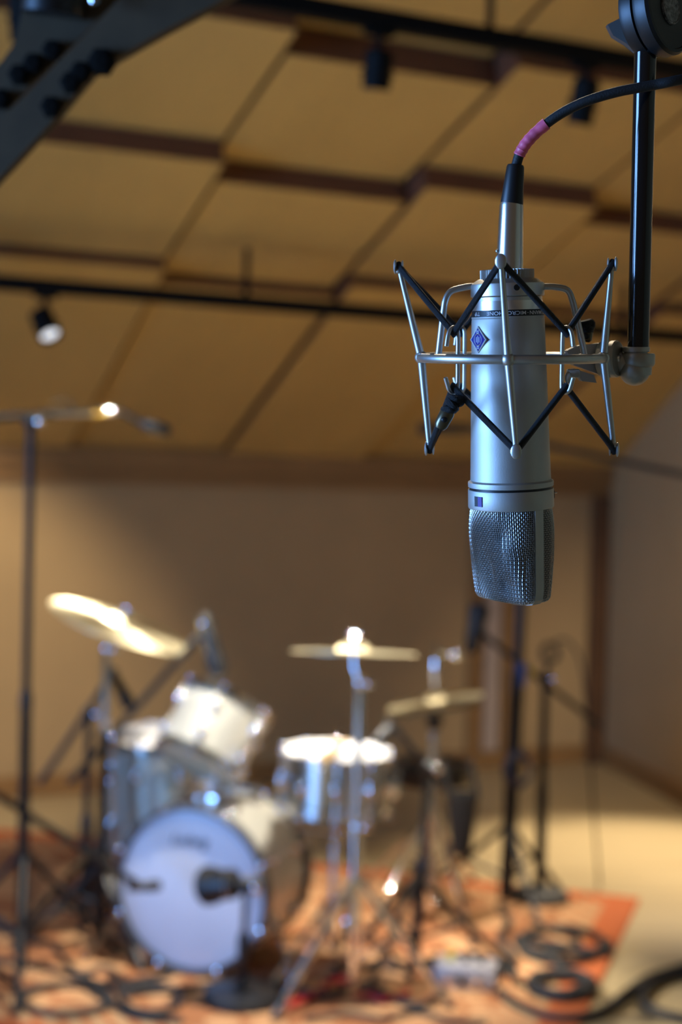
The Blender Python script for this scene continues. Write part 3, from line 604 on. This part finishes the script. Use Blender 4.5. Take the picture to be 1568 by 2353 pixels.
# bass drum
BY = 20; back = yawdir(BY); front = -back
bdc = P(440, 2060, 4.9); bdc.z = RZ0 + .279
bM_ = frame(bdc + back * .37, front, (0, 0, 1))
bass = drum('bass_drum', 'silver sparkle bass drum with pale blue lit front head', bM_, .258, .37, 8, SPARK, HEADF, HEADW, HOOPD, logo=True, claws=True, lugr=1.3)
vs_, fs_ = text_mesh('Ludwig', 1.0, .35); x0 = min(v.x for v in vs_); x1 = max(v.x for v in vs_); y0_ = min(v.y for v in vs_); y1_ = max(v.y for v in vs_); sc_ = .135 / (x1 - x0)
lx = V((0, 0, 1)).cross(front).normalized()     # reading direction seen from the front
lo_ = bdc + front * .0055 + V((0, 0, .155)) + lx * -.005
lg = MB().add([lo_ + lx * ((v.x - (x0 + x1) / 2) * sc_) + V((0, 0, 1)) * ((v.y - (y0_ + y1_) / 2) * sc_ * 1.1) for v in vs_], fs_); lg.build('logo_lettering', GREYINK, bass, world=True, smooth=0)
side = V((back.y, -back.x, 0))
for s in (-1, 1):
    a = bdc + back * .10 + side * s * .25 + V((0, 0, -.10)); f = V((a.x, a.y, RZ0 + .006)) + side * s * .13 + front * .12
    sp = MB().cyl(a + V((0, 0, .03)), f, .008, 12).build('spur', CHROME, bass, world=True); MB().ball(f, .011).build('spur_tip', BLACKR, sp, world=True)
pst = bdc + back * .17 + V((0, 0, .25))
MB().tube([pst, pst + V((0, 0, .16))], .0125, 14).build('tom_post', CHROME, bass, world=True)
MB().box((.07, .05, .03), T(pst + V((0, 0, .012))) @ RZ(-math.radians(BY)), .006).build('post_bracket', CHROME, bass, world=True)
MB().box((.05, .05, .045), T(pst + V((0, 0, .16))), .01).build('post_clamp', CHROME, bass, world=True)
# rack tom, tipped away so that its lower head shows
tc_ = P(455, 1750, 5.02); vd = (tc_ - C0).normalized(); ax = (RT * .45 + UP * .89).normalized(); ax = (ax * .92 + vd * .39).normalized()
tomr = drum('rack_tom', 'silver sparkle rack tom tipped above the bass drum', frame(tc_, ax), .152, .215, 6, SPARK, HEADW, mat('tan_drumhead', (.78, .64, .42), .5, noise=.1, scale=8), lugr=1.15)
MB().tube([pst + V((0, 0, .16)), pst + V((.02, .02, .2)), tc_ + ax * .1 + side * .16], .009, 10).build('mount_arm', CHROME, tomr, world=True)
# floor tom
ft = P(378, 1694, 5.5); fz = (V((0, 0, 1)) + V((-.03, -.07, 0))).normalized(); ftd = .40
ftb = ft - fz * ftd
ftom = drum('floor_tom', 'silver sparkle floor tom standing left of the bass drum', frame(ftb, fz), .195, ftd, 8, SPARK, HEADW, HEADW, lugr=1.2)
for a in (200, 320, 80):
    a = math.radians(a); d = V((math.cos(a), math.sin(a), 0)); q = ftb + d * .215
    lg_ = MB().tube([q + V((0, 0, .24)), V((q.x, q.y, .10)), V((q.x, q.y, RZ0 + .008)) + d * .03], .006, 10).build('leg', CHROME, ftom, world=True); MB().ball(V((q.x, q.y, RZ0 + .012)) + d * .03, .012).build('rubber_foot', BLACKR, lg_, world=True)
# snare and stand
sn = P(776, 1734, 4.95); szx = (V((0, 0, 1)) + V((.02, -.02, 0))).normalized(); snb = sn - szx * .165
snare = drum('snare_drum', 'chrome snare drum with white head beside the bass drum', frame(snb, szx), .178, .165, 10, mat('snare_chrome', (.70, .69, .66), .16, 1.0), HEADW, HEADW, lugr=1.25)
MB().box((.03, .035, .09), T(sn + V((.19, -.05, -.08))), .006).build('strainer', CHROME, snare, world=True)
stp = thing('muffling_strip', 'tan felt strip lying across the white snare head', 'felt strip', T(sn + szx * .006))
MB().box((.045, .34, .004), T(sn + szx * .007 + V((-.02, .0, 0))) @ RZ(math.radians(-10)), .001).build('strip', TAN, stp, world=True)
def foot_legs(t, c, hz, r, angs, m, rad=.009, dz=RZ0, tip=True):
    for a in angs:
        a = math.radians(a); d = V((math.sin(a), -math.cos(a), 0)); f = V((c.x, c.y, dz + .0125)) + d * r
        lg = MB().tube([V((c.x, c.y, hz)), f], rad, 10).build('leg', m, t, world=True)
        if tip: MB().ball(f, (.016, .016, .0122)).build('rubber_foot', BLACKR, lg, world=True)
        b2 = V((c.x, c.y, hz * .32 + .01)); MB().tube([b2, V((c.x, c.y, hz)) .lerp(f, .5)], rad * .6, 8).build('brace', m, t, world=True)
c = V((snb.x, snb.y, 0)); st = thing('snare_stand', 'chrome tripod stand under the snare drum', 'drum stand', T(c))
MB().cyl(V((c.x, c.y, .10)), V((c.x, c.y, snb.z - .09)), .012, 14).build('tube', CHROME, st, world=True)
for a in (20, 140, 260):
    d = V((math.sin(math.radians(a)), -math.cos(math.radians(a)), 0))
    MB().tube([V((c.x, c.y, snb.z - .10)), V((c.x, c.y, snb.z - .09)) + d * .14, V((c.x, c.y, snb.z - .015)) + d * .196, V((c.x, c.y, snb.z + .018)) + d * .200], .0065, 10).build('basket_arm', CHROME, st, world=True)
foot_legs(st, c, .27, .27, (75, 195, 315), CHROME)
# cymbals
def cymbal(name, label, c, nrm, R, bell=.055, grp='bronze cymbals of the drum kit'):
    t = []
    for i in range(15):
        f = i / 14; r = R * (1 - f); 
        z = -.10 * (r ** 1.6) if r > bell else -.10 * (bell ** 1.6) + .028 * math.sqrt(max(0, 1 - (r / bell) ** 2))
        t.append((max(r, .004), z))
    prof = t + [(q[0], q[1] - .0016) for q in reversed(t)] + [t[0]]
    o = MB().lathe(prof, None, 80).build(name, BRASS); o.matrix_basis = frame(c, nrm); return tag(o, label, 'cymbal', grp)
def wing(t, c, n):
    n = V(n).normalized(); b = MB(); b.cyl(c - n * .03, c + n * .055, .004, 8); b.lathe([(0, .03), (.012, .03), (.013, .042), (.007, .05), (0, .05)], frame(c, n), 14); x_ = frame(c, n).to_3x3() @ V((1, 0, 0))
    b.ball(c + n * .05 + x_ * .013, (.006, .006, .009)); b.ball(c + n * .05 - x_ * .013, (.006, .006, .009)); b.build('wing_nut', CHROME, t, world=True)
cL = P(278, 1432, 5.15); nL = (UP * math.cos(math.radians(20.5)) + RT * math.sin(math.radians(20.5)) + fw * .0).normalized()
nL = (nL - fw * .08).normalized()
cymbal('crash_cymbal', 'bright tilted crash cymbal above the floor tom at left', cL, nL, .252)
def cym_stand(label, c, n, basexy, legs, tilt=True, hz=.36, r=.30):
    t = thing('cymbal_stand', label, 'cymbal stand', T(basexy.x, basexy.y, 0), 'chrome cymbal stands'); top = V((basexy.x, basexy.y, c.z - .10))
    MB().cyl(V((basexy.x, basexy.y, .06)), V((basexy.x, basexy.y, top.z * .55)), .019, 14).build('lower_tube', CHROME, t, world=True)
    MB().cyl(V((basexy.x, basexy.y, top.z * .5)), top, .0145, 14).build('upper_tube', CHROME, t, world=True)
    for z in (top.z * .55, top.z): 
        cl = MB().ball(V((basexy.x, basexy.y, z)), (.019, .019, .026), n=14).build('clamp', CHROME, t, world=True); MB().ball(V((basexy.x + .03, basexy.y - .012, z)), (.016, .005, .010), n=10).build('clamp_knob', CHROME, cl, world=True)
    MB().tube([top, c - V(n) * .05, c - V(n) * .012], .0075, 12).build('tilter', CHROME, t, world=True); wing(t, c, n)
    foot_legs(t, basexy, hz, r, legs, CHROME, .012); return t
cym_stand('chrome stand rising behind the floor tom to the tilted cymbal', cL, nL, P(243, 1600, 5.25), (30, 150, 270))
cR = P(815, 1494, 4.72); nR = (V((0, 0, 1)) + V((.01, .085, 0))).normalized()
cymbal('thin_crash_cymbal', 'level crash cymbal on a straight stand above the snare', cR, nR, .20, .05)
cym_stand('chrome straight stand passing in front of the snare drum', cR, nR, P(822, 1800, 4.70), (-48, 78, 190), hz=.40, r=.31)
# hi-hat
hh = P(1000, 1618, 5.55); hn = (UP * math.cos(math.radians(9)) - RT * math.sin(math.radians(9)) - fw * .02).normalized()
cymbal('hi_hat_cymbal', 'upper cymbal of the hi-hat pair right of the snare', hh + V((0, 0, .016)), hn, .178, .045)
o = cymbal('hi_hat_cymbal', 'lower cymbal of the hi-hat pair, cup side down', hh - V((0, 0, .012)), -hn, .178, .045)
hb = V((hh.x, hh.y, 0)); ht = thing('hi_hat_stand', 'chrome hi-hat stand with pedal right of the snare', 'hi-hat stand', T(hb))
MB().cyl(V((hb.x, hb.y, .05)), V((hb.x, hb.y, hh.z - .06)), .018, 14).build('tube', CHROME, ht, world=True)
MB().cyl(V((hb.x, hb.y, hh.z - .06)), P(1003, 1478, 5.55), .008, 10).build('pull_rod', CHROME, ht, world=True)
MB().lathe([(0, -.035), (.012, -.035), (.016, -.02), (.016, .04), (.010, .06), (0, .06)], T(P(1001, 1545, 5.55)), 16).build('clutch', CHROME, ht, world=True)
MB().ball(P(1048, 1505, 5.55), (.024, .01, .016)).build('clutch_knob', CHROME, ht, world=True); MB().cyl(P(1003, 1500, 5.55), P(1048, 1505, 5.55), .006, 8).build('knob_shaft', CHROME, ht, world=True)
MB().lathe([(0, -.05), (.018, -.05), (.03, -.02), (.03, 0), (0, 0)], T(hh - V((0, 0, .045))), 20).build('seat_cup', BLACKP, ht, world=True)
foot_legs(ht, hb, .44, .33, (-45, 25, 150), CHROME, .0105)
fp = MB().box((.09, .012, .30), frame(V((hb.x - .02, hb.y + .14, .11)), V((0, .95, .30)), (1, 0, 0)), .004).build('footboard', CHROME, ht, world=True)
MB().tube([P(946, 1930, 5.32), P(893, 2054, 5.15)], .015, 16).build('leg_sleeve', CHROME, ht, world=True)
# throne
th = P(990, 1772, 6.0); tr_ = thing('drum_throne', 'black padded round drum stool behind the hi-hat', 'stool', T(th.x, th.y, 0))
MB().lathe([(0, -.05), (.145, -.05), (.165, -.035), (.17, .02), (.155, .045), (.10, .055), (0, .055)], T(th), 40).build('seat', mat('black_vinyl', (.008, .008, .009), .35), tr_, world=True)
MB().cyl(V((th.x, th.y, .12)), V((th.x, th.y, th.z - .05)), .014, 12).build('post', CHROME, tr_, world=True); foot_legs(tr_, V((th.x, th.y, 0)), .30, .26, (10, 130, 250), CHROME, .009)
# stick quiver
sq = P(1062, 1890, 5.45); qv = thing('stick_bag', 'black tapered bag hanging below the hi-hat cymbals', 'stick bag', T(P(1060, 1958, 5.45)))
MB().lathe([(0, -.115), (.030, -.115), (.036, -.10), (.058, .085), (.062, .105), (.056, .105), (.030, -.08), (0, -.08)], T(sq), 24).build('pouch', mat('black_nylon', (.006, .006, .007), .8), qv, world=True)
for s, xx in ((-1, 1018), (1, 1080)): MB().tube([sq + V((s * .052, 0, .10)), P(xx, 1745, 5.47)], .011, 10).build('strap', mat('black_nylon', (.006, .006, .007), .8), qv, world=True)
# ---------------------------------------------------------------- microphone stands around the kit
def mstand(label, base, top, legs=None, disc=0.0, rad=.0135, group='black microphone stands around the drum kit', boom=None, weight=False, dz=RZ0, hz=.32, lr=.33):
    base = V((base.x, base.y, 0)); t = thing('microphone_stand', label, 'microphone stand', T(base), group)
    mid = base.lerp(top, .5); MB().cyl(base + V((0, 0, dz + .02)), mid, rad * 1.35, 14).build('lower_tube', STANDB, t, world=True); MB().cyl(mid - V((0, 0, .03)), top, rad, 14).build('upper_tube', STANDB, t, world=True)
    MB().lathe([(0, -.04), (.017, -.04), (.021, -.02), (.021, .02), (.016, .04), (0, .04)], T(mid), 16).build('height_clutch', BLACKP, t, world=True)
    if disc: MB().lathe([(0, 0), (disc, 0), (disc * 1.02, .012), (disc * .93, .03), (disc * .3, .042), (.02, .06), (0, .06)], T(base + V((0, 0, dz))), 40).build('round_base', BLACKP, t, world=True)
    else: foot_legs(t, base, hz, lr, legs or (20, 140, 260), STANDB, .012, dz)
    if boom:
        a, b_ = boom; cl = MB().ball(top, (.028, .022, .028), n=16).build('boom_clutch', BLACKP, t, world=True)
        MB().ball(top + V((.03, -.02, 0)), (.016, .010, .016)).build('clutch_knob', CHROME, cl, world=True)
        MB().cyl(a, b_, .0115, 12).build('boom_arm', STANDB, t, world=True)
        if weight: d = (a - b_).normalized(); MB().cyl(a - d * .02, a + d * .10, .021, 16).build('counterweight', BLACKP, t, world=True)
        d = (b_ - a).normalized(); MB().cyl(b_ - d * .02, b_ + d * .03, .013, 12).build('mic_clip', BLACKP, t, world=True)
    return t
def smallmic(label, a, b_, r, m=BLACKP, head=None, group='black microphones around the drum kit', ring=True):
    a, b_ = V(a), V(b_); d = b_ - a; ln = d.length; M = frame(a, d); t = thing('microphone', label, 'microphone', M, group)
    MB().lathe([(0, 0), (r*.55, 0), (r*.7, ln*.05), (r*.85, ln*.5), (r*.9, ln*.66), (0, ln*.66)], None, 20).build('body', m, t)
    MB().lathe([(0, ln*.65), (r*.95, ln*.65), (r, ln*.7), (r, ln*.9), (r*.85, ln*.98), (0, ln)], None, 20).build('grille', head or mat('dark_grille', (.03, .03, .032), .5, .6), t)
    if ring: MB().lathe([(r*.5, ln*.12), (r*.80, ln*.12), (r*.80, ln*.15), (r*.5, ln*.15)], None, 20).build('ring', CHROME, t)
    return t
# tall stand at the left edge with overhead microphone
lb = onz(48, 2250); lt = P(72, 968, 4.75)
mstand('tall black stand at the left edge carrying the overhead boom', lb, lt, (10, 130, 250), boom=(P(-420, 985, 4.6), P(120, 952, 4.78)), rad=.014, hz=.42, lr=.36)
om = thing('overhead_microphone', 'slim chrome overhead microphone with black tip, upper left', 'microphone', T(P(120, 951, 4.78)))
MB().tube([P(112, 952, 4.78), P(122, 951, 4.78), P(262, 944, 4.78), P(275, 944, 4.78)], [.009, .0125, .0125, .010], 20).build('body', CHROME, om, world=True)
MB().tube([P(214, 953, 4.768), P(240, 953, 4.768)], .010, 14).build('brass_band', mat('brass', (.65, .40, .08), .2, 1.0), om, world=True)
MB().tube([P(272, 945, 4.78), P(300, 958, 4.78), P(330, 975, 4.78)], .009, 12).build('swivel', BLACKP, om, world=True)
MB().tube([P(326, 972, 4.78), P(336, 976, 4.78), P(386, 989, 4.78), P(392, 991, 4.78)], [.012, .020, .020, .014], 16).build('capsule', BLACKP, om, world=True)
MB().tube([P(120, 925, 4.78), P(150, 915, 4.78), P(166, 930, 4.78), P(168, 945, 4.78)], .006, 10).build('clip', CHROME, om, world=True)
# stand with boom over the floor tom, and its microphone over the tom
ab = onz(225, 2190); at_ = P(243, 1692, 5.02)
mstand('black boom stand between floor tom and tilted cymbal', ab, at_, (40, 160, 280), boom=(P(160, 1800, 5.0), P(446, 1476, 5.04)), hz=.30, lr=.28)
smallmic('long black microphone pointing down at the rack tom', P(468, 1412, 5.05), P(505, 1556, 5.03), .033)
a2 = onz(120, 2110); t2 = P(205, 1640, 5.3)
mstand('black boom stand reaching to the floor tom from the left', V((t2.x, t2.y, 0)), t2, (60, 180, 300), boom=(P(92, 1800, 5.3), P(256, 1552, 5.3)), hz=.3, lr=.25)
smallmic('short black microphone angled at the floor tom', P(258, 1545, 5.3), P(300, 1628, 5.3), .024, ring=False)
# bass drum microphones
kb = onz(556, 2308); kt = P(566, 2036, 4.60)
mstand('short round based stand in front of the bass drum', kb, kt, disc=.125, rad=.010, boom=(P(610, 2022, 4.60), P(540, 2030, 4.60)))
kmc = P(500, 2032, 4.60); km = smallmic('fat black microphone facing the right half of the bass drum', P(545, 2030, 4.60), P(466, 2036, 4.66), .060)
lp = V((P(-190, 1700, 4.5).x, P(-190, 1700, 4.5).y, 0)); ltp = P(-190, 1712, 4.5)
mstand('black boom stand past the left edge aimed at the bass drum', lp, ltp, (0, 120, 240), boom=(P(-300, 1640, 4.46), P(300, 2022, 4.70)), weight=True)
smallmic('small black microphone in front of the bass drum, left half', P(296, 2040, 4.70), P(368, 2034, 4.76), .018)
# snare microphone stand
sb = onz(952, 2235); stt = P(985, 1765, 5.05)
mstand('black stand right of the snare reaching over its rim', sb, stt, (-30, 90, 210), boom=(P(1010, 1795, 5.06), P(905, 1672, 5.02)))
smallmic('black microphone aimed at the snare head over its right rim', P(902, 1664, 5.02), P(866, 1712, 5.0), .022, ring=False)
# right hand stands
r1b = onz(1163, 2082); r1t = P(1216, 1004, 5.85)
mstand('tall black stand on the right carrying a long high boom', r1b, r1t, (15, 135, 255), boom=(P(1760, 1132, 5.6), P(1075, 984, 5.9)), rad=.021, weight=True)
smallmic('black overhead microphone half hidden behind the hanging one', P(1082, 985, 5.9), P(962, 985, 5.9), .026, ring=False)
r2b = onz(1240, 2072); r2t = P(1254, 1560, 5.92)
mstand('round based black stand on the right with a short slanted boom', r2b, r2t, disc=.118, rad=.0165, boom=(P(1385, 1672, 5.9), P(1120, 1466, 5.95)), dz=RZ0)
smallmic('black cylinder microphone on the slanted boom at right', P(1082, 1500, 5.95), P(1104, 1385, 5.95), .042, ring=False)
t = thing('cable_coil', 'dark coiled cable hung on the tall right stand', 'cable', T(P(1188, 1800, 5.8)))
for k in range(4): MB().torus(.055 - .004 * k, .009, frame(P(1190 + 2*k, 1768, 5.80 - .012 * k), (.3, -1, .1 * k)) @ Matrix.Diagonal((1, 1.25, 1, 1)), 28, 8).build('turn', mat('navy_cable', (.008, .012, .035), .5), t, world=True)
t = thing('tape_flag', 'blue tape wrapped round the tall right stand', 'tape', T(P(1198, 1555, 5.85))); MB().cyl(P(1197, 1575, 5.845), P(1199, 1525, 5.845), .020, 14).build('wrap', BLUET, t, world=True)
t = thing('tape_flag', 'yellow green tape on the slanted boom at right', 'tape', T(P(1214, 1530, 5.93))); MB().cyl(P(1205, 1532, 5.93), P(1226, 1548, 5.93), .0135, 12).build('wrap', YELT, t, world=True)
o = MB().tube(spline([P(1262, 1485, 5.9), P(1300, 1470, 5.9), P(1335, 1520, 5.92), P(1350, 1640, 5.95), P(1362, 1820, 6.0), onz(1378, 2040, .01)], 8), .005, 8).build('hanging_cable', BLACKR); tag(o, 'thin cable hanging from the slanted boom to the floor', 'cable')
MB_ = thing('shock_clip', 'dark round clip on top of the slanted boom stand', 'microphone clip', T(P(1265, 1500, 5.92))); MB().torus(.034, .010, frame(P(1265, 1500, 5.92), (.3, -1, .2)), 28, 10).build('hoop', BLACKP, MB_, world=True); MB().cyl(P(1262, 1515, 5.92), P(1254, 1558, 5.92), .010, 10).build('stem', BLACKP, MB_, world=True)
# ---------------------------------------------------------------- stage box and cables on the floor
sbx = onz(1072, 2275); st_ = thing('stage_box', 'grey stage box with plugs on the rug front right', 'stage box', T(sbx))
MB().box((.20, .12, .07), T(sbx + V((0, .03, RZ0 + .035))) @ RZ(math.radians(-12)), .006).build('case', GREYB, st_, world=True)
for i in range(4):
    q = sbx + V((-.07 + .047 * i, -.03 - .01 * i * 0, RZ0 + .04)); cnn = MB().cyl(q, q + V((0, -.05, -.004)), .011, 14).build('plug', [CHROME, BLACKP, CHROME, GREYB][i], st_, world=True)
for i in range(3): MB().cyl(sbx + V((-.05 + .05 * i, .03, RZ0 + .07)), sbx + V((-.05 + .05 * i, .03, RZ0 + .10)), .012, 14).build('top_plug', [YELT, BLACKP, BLACKP][i], st_, world=True)
def fcable(label, pix, r=.006, m=BLACKR, z=RZ0, closed=False, group='cables lying on the floor'):
    pts_ = spline([onz(x_, y_, z + r * 1.5) for x_, y_ in pix], 8, closed); o = MB().tube(pts_, r * 1.5, 8, closed).build('floor_cable', m); return tag(o, label, 'cable', group)
def loop(cx_, cy_, rx_, ry_, n=16, a0=0, a1=360, dx=0, dy=0): return [(cx_ + dx * i / n + rx_ * math.cos(math.radians(a0 + (a1 - a0) * i / n)), cy_ + dy * i / n + ry_ * math.sin(math.radians(a0 + (a1 - a0) * i / n))) for i in range(n + 1)]
fcable('black cable lying in a wide loop at the bottom left', loop(146, 2294, 104, 34, 16, -30, 650, 14, 4) + [(300, 2330), (420, 2345)], .0075)
fcable('black cable lying in a small loop below the bass drum', [(250, 2250)] + loop(345, 2292, 66, 32, 16, 200, 560, 6, 3) + [(420, 2270), (520, 2262), (640, 2290)], .0075)
fcable('black cable winding from the left stand along the rug', [(-40, 2200), (60, 2215), (170, 2240), (250, 2262), (330, 2250), (400, 2235)], .007)
fcable('black cable crossing behind the left stand legs', [(-30, 2110), (60, 2160), (120, 2170), (180, 2235), (240, 2225), (300, 2260)], .0065)
fcable('black cable snaking under the cymbal stand legs', [(560, 2250), (650, 2265), (740, 2285), (840, 2262), (900, 2292), (960, 2310), (1010, 2290)], .008)
fcable('black cable bundle edge below the hi-hat', [(760, 2240), (850, 2215), (930, 2222), (1000, 2205), (1080, 2195), (1150, 2215), (1200, 2260)], .009)
fcable('black cable curving along the bottom edge', [(700, 2340), (800, 2330), (880, 2340), (960, 2325), (1030, 2345), (1120, 2350)], .0065)
fcable('red cable below the bass drum on the rug', [(660, 2312), (700, 2296), (738, 2275), (752, 2258), (790, 2252), (812, 2270)], .008, RED)
fcable('red cable right of the cymbal stand foot', [(818, 2292), (850, 2288), (880, 2298), (920, 2288), (940, 2278)], .008, RED)
fcable('black cable looping on the rug near its right border', loop(1290, 2170, 95, 38, 16, 180, 560) + [(1380, 2190), (1400, 2165)], .010)
fcable('second black cable loop near the right border of the rug', loop(1262, 2162, 66, 26, 16, 90, 450) + [(1300, 2235), (1330, 2245)], .009)
fcable('thick black cable pile on the rug by the stage box', loop(1285, 2258, 70, 26, 14, 0, 1020, 14, 6), .013)
fcable('black cable running off the rug to the right edge', [(1150, 2280), (1190, 2310), (1260, 2335), (1330, 2338), (1390, 2322), (1440, 2285), (1490, 2250), (1540, 2232), (1600, 2215)], .011, z=.004)
fcable('black cable curl in the bottom right corner', [(1620, 2345), (1530, 2330), (1478, 2300), (1500, 2262), (1560, 2240), (1640, 2235)], .009, z=.004)
fcable('black cable from the right stands to the stage box', [(1150, 2080), (1170, 2120), (1150, 2160), (1180, 2200), (1140, 2240), (1120, 2262)], .010)
